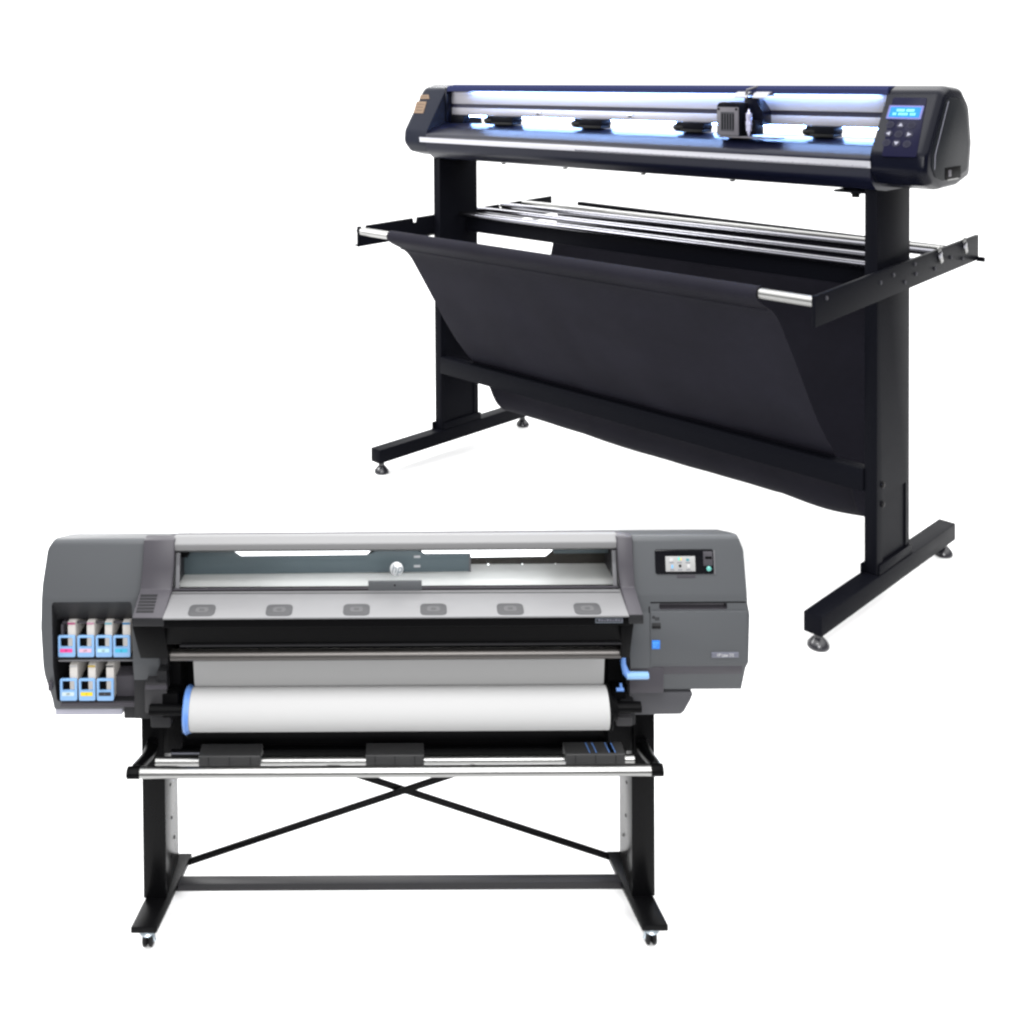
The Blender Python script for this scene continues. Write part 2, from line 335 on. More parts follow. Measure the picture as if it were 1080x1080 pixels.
# vents on the left trim
for k in range(6):
    f0 = k / 6 + .02; f1 = k / 6 + .125
    def tp(s, f):
        l = 148.6 + (143.2 - 148.6) * f; r = 166.5 + (161.5 - 166.5) * f; v = 627 + (647 - 627) * f; y = -.1435 + (-.2065 + .1435) * f
        q = P(l + (r - l) * s, v, y=y); return q + Vector((0, -.0006, .0014))
    mb = MB(); top = [tp(0, f0), tp(1, f0), tp(1, f1), tp(0, f1)]; mb.ring_solid([[t + Vector((0, .002, -.004)) for t in top], top]); mb.build('vent_slot', M['dark'], PR)

# ---- loading table
TY0, TZ0, TY1, TZ1 = -.122, .8795, -.222, pz(650.6, -.222)
tx0a, tx1a = P(180, 623.5, y=TY0).x, P(655, 622, y=TY0).x
tx0b, tx1b = P(171.5, 651, y=TY1).x, P(663.5, 649.5, y=TY1).x
mb = MB(); mb.ring_solid([[(tx0a, TY0, TZ0), (tx1a, TY0, TZ0), (tx1b, TY1, TZ1), (tx0b, TY1, TZ1)][::-1], [(tx0a, TY0, TZ0 - .012), (tx1a, TY0, TZ0 - .012), (tx1b, TY1, TZ1 - .004), (tx0b, TY1, TZ1 - .004)][::-1]])
table = mb.build('loading_table', M['table'], PR, .001)
def on_table(u, v, h=0.):
    o = CAM; d = MR.transposed() @ Vector(((u - PX) / F, (v - PY) / F, 1))
    k = (TZ1 - TZ0) / (TY1 - TY0); t = (TZ0 + k * (o.y - TY0) - o.z) / (d.z - k * d.y)
    return o + d * t + Vector((0, 0, h))
g0, g1 = on_table(181, 626.3, .0003), on_table(654, 624.8, .0003)
mb = MB(); mb.obox(g0, g1, .002, .0008); mb.build('table_groove', M['dark'], table)
for uc, vc in ((213, 644), (294.5, 643.8), (376, 643.3), (457.2, 642.9), (538.2, 642.6), (619.5, 642.3)):
    q = on_table(uc, vc)
    sk = (uc - 416) * .00003
    def emb(hw, hd, z0, z1, rr):
        pts = rrect(-hw, hw, -hd, hd, rr, 5); k = (TZ1 - TZ0) / (TY1 - TY0)
        m2 = MB(); m2.ring_solid([[(q.x + x, q.y + y, q.z + k * y + z) for x, y in pts] for z in (z0, z1)]); return m2
    pk = emb(.0295, .0205, -.001, .0015, .013).build('grip_patch', M['patch'], table, .0006)
    m2 = emb(.014, .009, .0012, .0021, .007); m2.build('patch_print', M['patch2'], pk)
    m2 = emb(.006, .004, .0018, .0025, .003); m2.build('patch_print', M['patch'], pk)
# black fascia below the table
fz1, fz2, fz3 = TZ1 - .0045, pz(661, -.218), pz(679.3, -.206)
sec = [(-.2185, fz1), (-.2185, fz2), (-.206, fz2 - .002), (-.202, fz3), (-.19, fz3 - .003), (-.14, fz3 - .003), (-.125, .865), (-.13, fz1)]
mb = MB(); mb.prism_x(sec, P(171, 660, y=-.2185).x, P(665.5, 660, y=-.2185).x); fas = mb.build('front_fascia', M['darker'], PR, .0015)
mb = MB(); mb.box(P(190, 680, y=-.2).x, P(655, 680, y=-.2).x, -.2052, -.195, fz3 - .0045, fz3 - .0015); mb.build('fascia_lip', M['dark'], fas)
a, b = P(628, 651.8, y=-.2185), P(656.8, 656.8, y=-.2185)
lb = MB(); lb.box(a.x, b.x, -.2192, -.217, b.z, a.z); lb = lb.build('label_frame', mat('slate_label', (.06, .07, .085), .5), fas)
mb = MB(); mb.box(a.x + .0015, b.x - .0015, -.2196, -.218, b.z + .0022, a.z - .0016); lb2 = mb.build('label_field', M['dark'], fas)
for k in range(9):
    x = a.x + .006 + k * .0062; mb = MB(); mb.box(x, x + .0046, -.2199, -.2185, b.z + .0045, b.z + .0085 - (k % 3) * .0008); mb.build('label_mark', M['plate'], fas)
# end brackets of the fascia
for st, nm in (([(138.6, 172.4, 652.5, -.221), (138.9, 173, 661, -.219), (147.5, 177.5, 694, -.19)], 0), ([(663, 678.8, 649, -.221), (663.3, 679, 658.3, -.219), (660, 667.5, 692, -.19)], 1)):
    if nm == 0:
        strip('fascia_bracket', [st[0], st[1]], [(.08, 0), (.08, 0)], M['dark'], PR, .0015)
        strip('fascia_bracket', [(139.5, 173, 661.3, -.217), (148, 178, 694.5, -.19)], [(.09, 0), (.07, 0)], M['darker'], PR, .0015)
    else:
        strip('fascia_bracket', [st[0], st[1]], [(.08, 0), (.08, 0)], M['dark'], PR, .0015)
        strip('fascia_bracket', [(655, 668.5, 658.6, -.217), (655, 664, 694, -.19)], [(.09, 0), (.07, 0)], M['darker'], PR, .0015)

# ---- behind the window
xl_, xr_ = P(184, 600, y=-.08).x, P(651, 598, y=-.08).x
mb = MB(); mb.box(xl_, xr_, .062, .07, .85, .93); mb.build('chamber_wall', M['brown'], PR)
mb = MB(); mb.prism_x([(.062, .8555), (-.088, .8715), (-.088, .866), (.062, .85)], xl_, xr_); mb.build('platen', M['white'], PR)
for u0, u1 in ((184, 188), (649, 652)):
    mb = MB(); mb.prism_x([(-.08, .856), (.062, .856), (.062, .905), (-.06, .955), (-.08, .955)], P(u0, 600, y=-.07).x, P(u1, 600, y=-.07).x); mb.build('chamber_side', M['trim'], PR)
for s0, s1 in ((186, 190.5), (645.5, 649.8)):
    l0, l1 = P(s0, 583, y=-.097), P(s0 - 1.0 if s0 < 300 else s0 + 1.5, 619, y=-.120)
    mb = MB(); mb.obox((l0.x + .004, -.094, pz(581.5, -.094)), (l1.x + .004, -.117, pz(619, -.117)), .0095, .004, (0, -1, 0)); mb.build('window_side_frame', M['grey_light'], PR, .001)
y0 = .0
bmp = [(P(188, 605, y=y0).x, pz(604.8, y0)), (P(495, 602, y=y0).x, pz(603.2, y0)), (P(495, 585, y=y0).x, pz(585, y0)), (P(448, 585, y=y0).x, pz(585, y0)), (P(433, 578.5, y=y0).x, pz(577.5, y0)), (P(404, 579, y=y0).x, pz(577.5, y0)), (P(388, 585.5, y=y0).x, pz(585.6, y0)), (P(254, 586.5, y=y0).x, pz(586.3, y0)), (P(240, 579, y=y0).x, pz(577.5, y0)), (P(188, 579, y=y0).x, pz(577.5, y0))]
mb = MB(); mb.prism_y(bmp, y0, y0 + .006); beam = mb.build('carriage_beam', M['teal'], PR, .0006)
for v in (587, 597):
    a, b = P(436.5, v - 1.1, y=y0), P(443.3, v + 1.1, y=y0); mb = MB(); mb.box(a.x, b.x, y0 - .0012, y0, b.z, a.z); mb.build('beam_mark', M['letter'], beam)
mb = MB(); mb.box(P(494.6, 594, y=y0).x, P(496.6, 594, y=y0).x, y0 - .002, y0 + .006, pz(603.2, y0), pz(585, y0)); mb.build('beam_edge', M['grey_light'], beam)
for u0, u1 in ((238, 392), (444, 584)):
    a, b = P(u0, 580, y=.02), P(u1, 587, y=.02); mb = MB(); mb.prism_y([(a.x + .012, pz(588.5, .02)), (b.x - .02, pz(587.5, .02)), (b.x, pz(580, .02)), (a.x, pz(580, .02))], .02, .026); mb.build('light_bar', lit, PR)
mb = MB(); mb.box(-.30, .36, -.066, -.05, .952, .956); mb.build('added_chamber_lamp', mat('added_chamber_led', (.8, .8, .8), .4, emit=(.95, .98, 1.), es=8.), PR)  # unseen strip added behind the bezel to brighten the platen
for u in (515, 551, 586, 618):
    q = P(u, 596.3, y=.058); mb = MB(); mb.lathe((q.x, .0545, q.z), (0, 1, 0), [(0, .0022), (.007, .003)], 10); mb.build('chamber_spot', lit, PR)
a, b = P(584, 580, y=.015), P(646, 585.5, y=.015); mb = MB(); mb.box(a.x, b.x, .015, .02, pz(584.6, .015), pz(577, .015)); mb.build('chamber_baffle', M['teal'], PR)
a, b = P(191, 580, y=-.05), P(198, 588, y=-.05); mb = MB(); mb.box(a.x, b.x, -.05, -.03, b.z, a.z); mb.build('hinge_block', M['black'], PR, .001)
mb = MB(); mb.prism_x([(-.112, pz(617.8, -.112)), (-.1205, pz(623, -.1205)), (-.114, pz(624.5, -.114)), (-.09, .868), (-.09, .8735)], tx0a + .004, tx1a - .004); mb.build('dark_slot_strip', M['black'], PR)  # black strip stands in for the dark gap below the window
mb = MB(); mb.box(tx0a + .006, tx1a - .006, -.1225, -.1195, pz(621.2, -.1215), pz(619.6, -.1215)); mb.build('sill_strip', M['trim'], PR)
wz0, wz1 = pz(579.5, -.096), pz(620.5, -.1175)
mb = MB(); mb.ring_solid([[(xl_ + .006, -.096, wz0), (xr_ - .006, -.096, wz0), (xr_ + .002, -.1175, wz1), (xl_ - .002, -.1175, wz1)], [(xl_ + .006, -.0935, wz0), (xr_ - .006, -.0935, wz0), (xr_ + .002, -.115, wz1), (xl_ - .002, -.115, wz1)]]); win = mb.build('front_window', GLASS, PR)
a, b = P(388.3, 612.6, y=-.122), P(445, 623, y=-.1245); mb = MB(); mb.prism_y(rrect(a.x, b.x, b.z, a.z, .0015), -.1245, -.1195); hnd = mb.build('window_handle', M['grey'], win, .0008)
q = P(416.4, 617.2, y=-.1245); mb = MB(); mb.lathe((q.x, -.1252, q.z), (0, 1, 0), [(0, .0022), (.001, .0022)], 10); mb.build('handle_lock', M['black'], hnd)
q = P(418.3, 600, y=-.1085); th = math.atan2(.0215, wz0 - wz1)
mb = MB(); mb.lathe((q.x, q.y - .001, q.z), (0, math.cos(th), -math.sin(th)), [(-.001, .0145), (-.0005, .0155), (.0006, .0155)], 32); lg = mb.build('round_emblem', mat('silver_badge', (.24, .245, .25), .4, metal=.3), win)
text('emblem_lettering', 'hp', .026, M['teal'], lg, (q.x, q.y - .0026, q.z + .001), rot=(math.pi / 2 - th, 0, 0), shear=.25, ext=.0006)

# ---- lower side housings
def hbox(name, u0, u1, v0, v1, y, y1, m, bev=.003, r=.004, parent=PR):
    a, b = P(u0, v0, y=y), P(u1, v1, y=y)
    mb = MB(); mb.prism_y(rrect(a.x, b.x, b.z, a.z, r, 3), y, y1); return mb.build(name, m, parent, bev)
hbox('side_housing', 141, 178, 692, 758, -.10, .12, M['dark'])
hs = hbox('housing_step', 130.5, 165, 746, 757.8, -.094, .05, M['dark'])
hbox('spindle_holder', 152.5, 176, 721, 752, -.135, -.1, M['mid'], .003)
hbox('spindle_holder', 165.5, 176, 708, 722, -.13, -.1, M['dark'], .003)
hbox('spindle_holder', 159, 180, 752, 767.5, -.135, -.06, M['dark'], .003)
hbox('holder_edge', 153.2, 176, 723.2, 727.2, -.138, -.13, M['trim'], .001, .001)
hbox('spindle_recess', 171, 188, 732, 757, -.137, -.1, M['black'], .003)
hbox('inner_wall', 176, 192, 697, 790, -.08, .02, M['black'], .002)
hbox('inner_panel', 664.5, 685.5, 646, 705, -.1125, .1, M['grey'], .003)
hbox('inner_panel_base', 664, 700, 704.5, 731, -.108, .1, M['trim'], .003)
hbox('inner_wall', 641, 664.5, 693, 790, -.06, .02, M['black'], .002)
a = [P(u, v, y=-.09) for u, v in ((664, 730.5), (731.5, 730.5), (728, 739), (721.5, 750.5), (718, 753.3), (668, 754), (664, 750))]
mb = MB(); mb.prism_y(round_poly([(p.x, p.z) for p in a], .004, 3), -.09, .16); mb.build('bottom_housing', mat('bottom_housing_plastic', (.036, .036, .04), .45, spec=.25), PR, .003)
hbox('spindle_holder', 655, 670, 741, 765, -.115, -.05, M['dark'], .004)
hbox('spindle_holder', 650, 667, 757, 766, -.13, -.06, M['mid'], .003)
hbox('spindle_holder', 646, 660, 728, 757, -.1, -.05, M['black'], .003)
# blue levers
pa = [P(u, v, y=y) for u, v, y in ((657.2, 692, -.13), (657.5, 701, -.14), (660, 709, -.15), (663.5, 712.3, -.155), (684, 712.3, -.155))]
mb = MB(); mb.tube(pa[:4], [.006, .0065, .0085, .009], 12); lv = mb.build('release_lever', M['blue'], PR, .001)
mb = MB(); mb.tube([pa[3] - Vector((.006, 0, 0)), pa[4] - Vector((.002, 0, 0)), pa[4]], [.0088, .0082, .0068], 14); mb.build('lever_handle', M['blue_pale'], lv)
mb = MB(); mb.tube([P(650, 727.2, y=-.14), P(657.8, 727.2, y=-.14)], .0042, 10); mb.tube([P(654.5, 720.5, y=-.135), P(655.5, 727, y=-.14)], .003, 8); mb.build('small_lever', M['blue'], PR)

# ---- rear beam, guide bar
pbx0, pbx1 = P(172, 740, y=.02).x, P(668, 740, y=.02).x
mb = MB(); mb.box(pbx0, pbx1, .0, .05, pz(794, 0), .80); mb.build('rear_beam', M['darker'], PR, .004)
mb = MB(); mb.box(P(181, 797, y=-.01).x, P(660, 797, y=-.01).x, -.02, -.0005, pz(797, -.02), pz(790, -.02)); mb.build('beam_rail', M['darker'], PR, .002)
mb = MB(); mb.box(P(181, 793, y=-.02).x, P(212, 793, y=-.02).x, -.022, -.0205, pz(794.5, -.022), pz(792.8, -.022)); mb.build('beam_strip', M['plate'], PR)
gy, gr = -.165, .0125
gz = (pz(684.6, gy) + pz(694.3, gy)) / 2
mb = MB(); mb.tube([(P(180.5, 690, y=gy).x, gy, gz), (P(655, 690, y=gy).x, gy, gz)], gr, 24); mb.build('guide_bar', mat('satin_steel', (.085, .08, .077), .45, metal=1.), PR)

# ---- stand
LEG_W = .0559; FW = .062; TOE = .1514
for s in (-1, 1):
    xo, xi = s * .62, s * (.62 - LEG_W)
    mb = MB(); mb.box(min(xo, xi), max(xo, xi), 0, .1500, .0695, pz(740, 0)); leg = mb.build('leg', M['steel_black'], PR, .002)
    # screw heads on the inner face
    for (yy, zz) in ((.06, .31), (.09, .31), (.07, .22), (.06, .13), (.1, .15)):
        mb = MB(); mb.lathe((xi - s * .0002, yy, zz), (-s, 0, 0), [(0, .004), (.0012, .0035)], 10); mb.build('screw', M['black'], leg)
    xc = lambda y: s * (1 - .0902 / 2 + -.0184 - TOE * (y / .62 - .05)) * .62
    y0f, y1f = -.0906, .155
    foot = MB(); foot.ring_solid([[(xc(y) - FW / 2, y, .0543), (xc(y) + FW / 2, y, .0543), (xc(y) + FW / 2, y, .0698), (xc(y) - FW / 2, y, .0698)] for y in (y0f, y1f)])
    ft = foot.build('foot', M['steel_black'], PR, .003)
    for yc in (y0f + .026, y1f - .03):
        x = xc(yc)
        mb = MB(); mb.lathe((x, yc, .0543), (0, 0, -1), [(0, .020), (.004, .020), (.005, .015), (.012, .017), (.014, .019)], 20); cs = mb.build('caster', M['zinc'], PR)
        mb = MB(); mb.box(x - .003, x + .003, yc - .012, yc + .016, .018, .041); mb.build('caster_fork', M['black'], cs, .001)
        for d in (-1, 1):
            mb = MB(); mb.lathe((x + d * .0072 - .0055, yc + .008, .0185), (1, 0, 0), [(0, .014), (.002, .0178), (.0055, .0185), (.009, .0178), (.011, .014)], 24); mb.build('caster_wheel', M['rubber'], cs)
        mb = MB(); mb.tube([(x + s * -.014, yc - .004, .036), (x + s * -.020, yc - .014, .028)], .003, 8); mb.build('caster_brake', M['zinc'], cs)
    # arm holding the rails
    q = [P(u, v, y=y) for u, v, y in (((160, 788, -.01), (156, 797, -.06), (150, 804, -.11), (143, 811, -.165)) if s < 0 else ((677, 786, -.01), (682, 795, -.06), (687, 802, -.11), (692, 808, -.165)))]
    mb = MB(); mb.tube(q, [.016, .015, .013, .011], 12); arm = mb.build('rail_arm', M['darker'], PR, .002)
    mb = MB(); mb.lathe(q[0] - Vector((s * .012, 0, 0)), (s, 0, 0), [(0, .018), (.022, .018), (.024, .014)], 18); mb.build('arm_pivot', M['black'], arm)
    w_ = Vector((s * .010, -.004, .004)); mb = MB(); mb.tube([q[1] + w_, q[2] + w_ * 1.1, q[2] * .5 + q[3] * .5 + w_], .0045, 8); mb.build('arm_clip', M['zinc'], arm)
bz0, bz1 = .048, .0667
mb = MB(); mb.box(-.568, .568, .05, .079, bz0, bz1); mb.build('cross_bar', mat('grey_powder_coat', (.0085, .0082, .0095), .45, spec=.25, bump=.06, bscale=1200), PR, .002)
br0, br1 = P(191, 910.5, y=.14), P(651, 907.5, y=.14)
for A, Bq, yy in ((br0, P(468, 818.5, y=.14), .136), (br1, P(378, 818.5, y=.14), .145)):
    d = (Bq - A); E = A + d * 1.12; mb = MB(); mb.obox((A.x, yy, A.z), (E.x, yy, E.z), .005, .0165); mb.build('brace', M['steel_black'], PR, .001)
for A in (br0, br1):
    mb = MB(); mb.box(A.x - .013, A.x + .013, .128, .152, A.z - .012, A.z + .006); mb.build('brace_foot', M['steel_black'], PR, .002)
# rails and media blocks
fy, fr = -.17, .0121
fz = (pz(807.6, fy) + pz(819.2, fy)) / 2
mb = MB(); mb.tube([(P(147.5, 814, y=fy).x, fy, fz), (P(686, 812, y=fy).x, fy, fz)], fr, 28); mb.build('front_rail', M['alu'], PR)
for u0, u1 in ((133.8, 148), (685.5, 699.2)):
    xa, xb = P(u0, 813, y=fy).x, P(u1, 813, y=fy).x
    mb = MB(); mb.lathe((xa, fy, fz), (1, 0, 0), [(0, .0105), (.002, .0132), (xb - xa - .001, .0132), (xb - xa, .0125)], 24); mb.build('rail_cap', M['darker'], PR)
ry, rr = -.118, .0095
rz = (pz(796.5, ry) + pz(806.5, ry)) / 2
mb = MB(); mb.tube([(P(164.5, 801, y=ry).x, ry, rz), (P(668.5, 801, y=ry).x, ry, rz)], rr, 24); mb.build('rear_rail', M['alu'], PR)
for u0, u1, blue in ((209.5, 274.5, 0), (385.8, 447.3, 0), (597, 659.5, 1)):
    yb = -.152; xa, xb = P(u0, 803, y=yb).x, P(u1, 803, y=yb).x; zt_ = pz(796.6, yb); zb_ = pz(808.8, yb)
    yk = P(416, 783.5, z=zt_).y
    sec = round_poly([(yb, zb_), (yb, zt_), (yk, zt_), (yk + .004, zt_ - .006), (yk + .004, zb_ + .004)], [.001, .003, .004, .001, .001], 3)
    mb = MB(); mb.prism_x(sec, xa, xb); bk = mb.build('media_support', mat('charcoal_block', (.019, .019, .0195), .55, spec=.35, bump=.06, bscale=600), PR, .002)
    for f in (.16, .5, .84):
        x = xa + (xb - xa) * f; mb = MB(); mb.box(x - .0006, x + .0006, yb - .0004, yb + .002, zb_ + .002, zt_ - .002); mb.build('support_seam', M['black'], bk)
    if blue:
        for f in (.41, .52, .74, .84):
            x = xa + (xb - xa) * f; mb = MB(); mb.obox((x, yb + .006, zt_ + .0004), (x - .004, yk - .004, zt_ + .0004), .0022, .0012); mb.build('guide_line', M['blue'], bk)
        mb = MB(); x = xa + (xb - xa) * .79; mb.box(x - .006, x + .005, yb + .006, yk - .003, zt_, zt_ + .0006); mb.build('guide_gap', M['black'], bk)
# spindle
ry_, rrad = -.145, .0455
rcz = (pz(723.2, ry_) + pz(770.9, ry_)) / 2
mb = MB(); mb.tube([(-.565, ry_, rcz), (.555, ry_, rcz)], .012, 16); sp = mb.build('spindle', M['darker'], PR)
hx = P(201.5, 748, y=ry_).x
mb = MB(); mb.lathe((hx - .0135, ry_, rcz), (1, 0, 0), [(0, .020), (.002, .0475), (.006, .0505), (.0095, .0505), (.0097, .0475), (.0155, .0475)], 48); mb.build('hub_flange', M['blue'], sp)
mb = MB(); mb.lathe((P(640.5, 747, y=ry_).x, ry_, rcz), (1, 0, 0), [(0, .0475), (.003, .049), (.006, .047), (.007, .03), (.02, .026)], 40); mb.build('end_hub', M['black'], sp)

# ---- paper roll (rests on the spindle)
ro = (0, ry_, rcz)
RL = empty('paper_roll', 'wide roll of plain white paper hanging in the grey printer, sheet fed up over it', 'paper roll', ro)
x0, x1 = hx + .002, P(640, 748, y=ry_).x
mb = MB(); mb.lathe((x0, ry_, rcz), (1, 0, 0), [(0, .020), (0.0002, rrad - .0008), (.0008, rrad), (x1 - x0 - .0008, rrad), (x1 - x0 - .0002, rrad - .0008), (x1 - x0, .02)], 72); mb.build('rolled_paper', M['paper'], RL, origin=ro)
ys = -.118; s0, s1 = P(204.3, 705, y=ys).x, P(637.3, 705, y=ys).x
mb = MB(); prof = [(gy + gr + .03, gz + .03), (gy + gr + .024, gz - .01), (ry_ + rrad + .004, rcz + .03), (ry_ + rrad - .001, rcz + .004)]
prof = [(-.1255, gz - .020), (-.1245, gz - .026), (-.112, rcz + .045), (ry_ + rrad - .0005, rcz + .012)]
mb.ring_solid([[(s0, y, z) for y, z in prof] + [(s0, y + .0006, z) for y, z in prof[::-1]], [(s1, y, z) for y, z in prof] + [(s1, y + .0006, z) for y, z in prof[::-1]]]); mb.build('paper_sheet', M['paper'], RL, origin=ro)

# ---- ink cartridges (each lifts out of the cabinet)
BODY = [('magenta', (.42, .035, .16), 61.0, 79.4, 0, 'deep pink', 'far left in the upper row'), ('light pink', (.40, .25, .32), 81.2, 99.4, 0, 'pale pink', ''), ('pale cyan', (.25, .38, .41), 100.6, 118.2, 0, 'pale aqua', ''), ('cyan', (.03, .26, .38), 119.0, 137.4, 0, 'bright cyan', ''),
        ('clear', (.30, .36, .37), 63.0, 81.4, 1, 'pale grey', ''), ('yellow', (.45, .33, .01), 82.8, 100.6, 1, 'yellow', ''), ('black', (.010, .010, .013), 101.8, 120.0, 1, 'black', '')]
LAB = ['ink cartridge with a blue frame and a deep pink label, left end of upper row',
       'blue framed ink cartridge with a pale pink label, second in the upper row',
       'ink cartridge with a blue frame and a pale aqua label, beside the cyan one',
       'ink cartridge with a blue frame and a bright cyan label, right end of upper row',
       'ink cartridge with a blue frame and a whitish label, left end of lower row',
       'ink cartridge with a blue frame and a yellow label, middle of lower row',
       'ink cartridge with a blue frame and a black label, right end of lower row']
TABS = [(.20, .03, .09), (.24, .12, .17), (.08, .18, .22), (.02, .10, .21), (.22, .22, .22), (.22, .16, .03), (.04, .04, .04)]
MARK = ['M', 'LM', 'LC', 'C', 'OP', 'Y', 'K']
for i, (nm, c, u0, u1, low, _, _) in enumerate(BODY):
    v0, v1 = (670.8, 693.2) if not low else (716.4, 739.2)
    yy = -.094 if not low else -.094
    a, b = P(u0, v0, y=yy), P(u1, v1, y=yy); W, H = b.x - a.x, a.z - b.z
    o = Vector(((a.x + b.x) / 2, yy, b.z))
    base = .711 if not low else .604
    K = empty('ink_cartridge', LAB[i], 'ink cartridge', o, 0, 'ink cartridges in the printer cabinet')
    x0, x1, z0, z1 = a.x, b.x, b.z, a.z
    mb = MB(); mb.prism_y(rrect(x0, x1, z0, z1, .004, 4), yy, yy + .006); mb.bevel(.001, 2)
    hole = MB(); hole.prism_y(rrect(x0 + W * .14, x1 - W * .14, z0 + H * .46, z1 - H * .085, .002, 3), yy - .02, yy + .03)
    me = boolean(mb.mesh('f'), hole.mesh('h'), 'DIFFERENCE', M['blue_pale'], M['blue_pale'])
    fr_ = link('front_frame', me, None, K, 35, o)
    st = MB(); st.prism_y(rrect(x0 + W * .12, x1 - W * .16, z0 + H * .235, z0 + H * .40, .001, 2), yy - .0008, yy + .002); lbm = st.build('colour_label', col_mat('ink_' + nm.replace(' ', '_'), c), fr_, origin=o)
    text('label_letter', MARK[i], H * .12, M['icon_k'] if i != 6 else M['plate'], fr_, (x0 + W * .48, yy - .0011, z0 + H * .315), ext=.0002, origin=o)
    cb = MB(); cb.box(x0 + W * .06, x0 + W * .5, yy + .0065, .06, max(z0, base) + .001, z1 - .004); cb.build('holder_body', M['darker'], K, .001, origin=o)
    cx0, cx1 = x0 + W * .53, x1 - W * .02
    zc = z1 + (.029 if not low else .030)
    ct = MB(); ct.box(cx0, cx1, yy + .007, .07, max(z0, base) + .001, zc); ct.build('ink_carton', M['carton'], K, .0012, origin=o)
    tb = MB(); tb.box(cx0 + .0006, cx1 - .0006, yy + .0061, yy + .0071, zc - .0055, zc - .001); tb.build('colour_tab', col_mat('tab_' + nm.replace(' ', '_'), TABS[i]), K, origin=o)

# =================================================================== CUTTER
CU = empty('vinyl_cutter', 'black vinyl cutter on a tall stand with a cloth basket and lit blue display', 'vinyl cutter', CUT_LOC, CUT_YAW)
S2 = 1.1805; LW = .0494
LX = {-1: (-S2 - LW, -S2), 1: (S2 - LW, S2)}
LY0, LY1 = -.1251, .1678
for s in (-1, 1):
    x0, x1 = LX[s]; xc = (x0 + x1) / 2
    # leg: a C section whose outer side is a shallow channel
    mb = MB(); mb.box(x0, x1, LY0, LY1, .134, 1.62)
    ch = MB(); ch.box(x1 - .006, x1 + .05, LY0 + .05, LY1 - .035, .17, .43)
    me = boolean(mb.bevel(.004, 2).mesh('l'), ch.mesh('c'), 'DIFFERENCE', M['navy_steel'])
    leg = link('leg', me, None, CU, 35)
    mb = MB(); mb.box(xc - .0343, xc + .0343, -.5811, .6069, .0625, .1344); foot = mb.build('foot', M['navy_steel'], CU, .004)
    # welded bracket at the foot of the leg
    mb = MB(); mb.box(x1 + .0005, x1 + .006, LY0 + .012, LY1 + .012, .1344, .172); mb.box(x0 - .006, x0 - .0005, LY0 - .02, LY1, .1344, .172); mb.build('foot_bracket', M['navy_steel'], foot, .0015)
    for yy in (LY0 + .045, .02):
        for zz in (.40, .475):
            mb = MB(); mb.lathe((x1 + (.0 if zz > .43 else .0), yy, zz), (1, 0, 0), [(-.002, .012), (.006, .012), (.009, .007)], 12)
            if s > 0 and yy < 0: mb.build('bolt', M['rubber'], leg)
            else: mb.bm.free()
    for yc in (-.538, .564):
        mb = MB(); mb.lathe((xc, yc, 0), (0, 0, 1), [(0, .034), (.006, .038), (.016, .037), (.030, .026), (.040, .016), (.064, .014)], 24); mb.build('levelling_foot', mat('glossy_rubber', (.01, .01, .013), .25, spec=.5), foot)
# lower beam
mb = MB(); mb.box(-S2 + .0006, S2 - LW - .0006, -.134, -.075, .4464, .536); mb.build('lower_beam', M['navy_steel'], CU, .004)
mb = MB(); mb.box(-S2 + .0006, S2 - LW - .0006, .08, .11, 1.195, 1.279); mb.build('upper_beam', M['navy_steel'], CU, .003)

# side arms (notched angle plates)
def arm(x0, x1, y0, y1, zf, zb, h, flange, notches, name='side_arm'):
    sl = (zb - zf) / (y1 - y0); zt = lambda y: zf + sl * (y - y0)
    top = [(y0, zt(y0))]
    for n in notches:
        top += [(n - .018, zt(n - .018)), (n - .012, zt(n) - .026), (n + .012, zt(n) - .026), (n + .018, zt(n + .018))]
    top += [(y1, zt(y1))]
    poly = top + [(y1, zt(y1) - h), (y0, zt(y0) - h)]
    mb = MB(); mb.prism_x(poly, x0, x1); ar = mb.build(name, M['navy_steel'], CU, .001)
    return ar, zt
RODS = [(.03, 1.300), (.21, 1.312), (.42, 1.326)]
aL, zL = arm(-S2 - LW - .012, -S2 - LW - .0005, -.6606, .87, 1.288, 1.322, .104, -1, [-.62, -.26, .03, .21, .42])
mb = MB(); mb.box(-S2 - LW - .045, -S2 - LW - .0125, -.655, .86, 1.186, 1.192); mb.build('arm_flange', M['navy_steel'], aL, .001)
aR, zR = arm(S2 + .036, S2 + .05, -.7078, .7374, 1.2965, 1.356, .107, 1, [])
for yy, du in ((.32, 0), (.575, 0)):
    mb = MB(); zz = zR(yy) - .018
    mb.lathe((S2 + .05, yy, zz), (1, 0, 0), [(-.002, .018), (.006, .018), (.010, .012)], 16); kn = mb.build('roller_clip', M['chrome'], aR)
    mb = MB(); mb.obox((S2 + .054, yy - .012, zz + .03), (S2 + .056, yy + .016, zz - .035), .006, .022); mb.build('clip_tab', M['alu'], kn, .002)
for yy, dz in ((-.1, -.03), (.0, -.075), (.1, -.06), (.09, -.02), (.28, -.07), (.44, -.05), (.56, -.075), (-.63, -.02), (-.21, -.04)):
    mb = MB(); mb.lathe((S2 + .0495, yy, zR(yy) + dz), (1, 0, 0), [(0, .008), (.004, .008), (.006, .005)], 10); mb.build('arm_screw', M['motord'], aR)
mb = MB(); mb.box(S2 + .0005, S2 + .0355, -.1, .14, 1.23, 1.31); mb.build('arm_spacer', M['navy_steel'], aR, .002)
mb = MB(); mb.box(S2 + .045, S2 + .075, .728, .742, 1.242, 1.262); mb.build('arm_end_lip', M['navy_steel'], aR, .001)

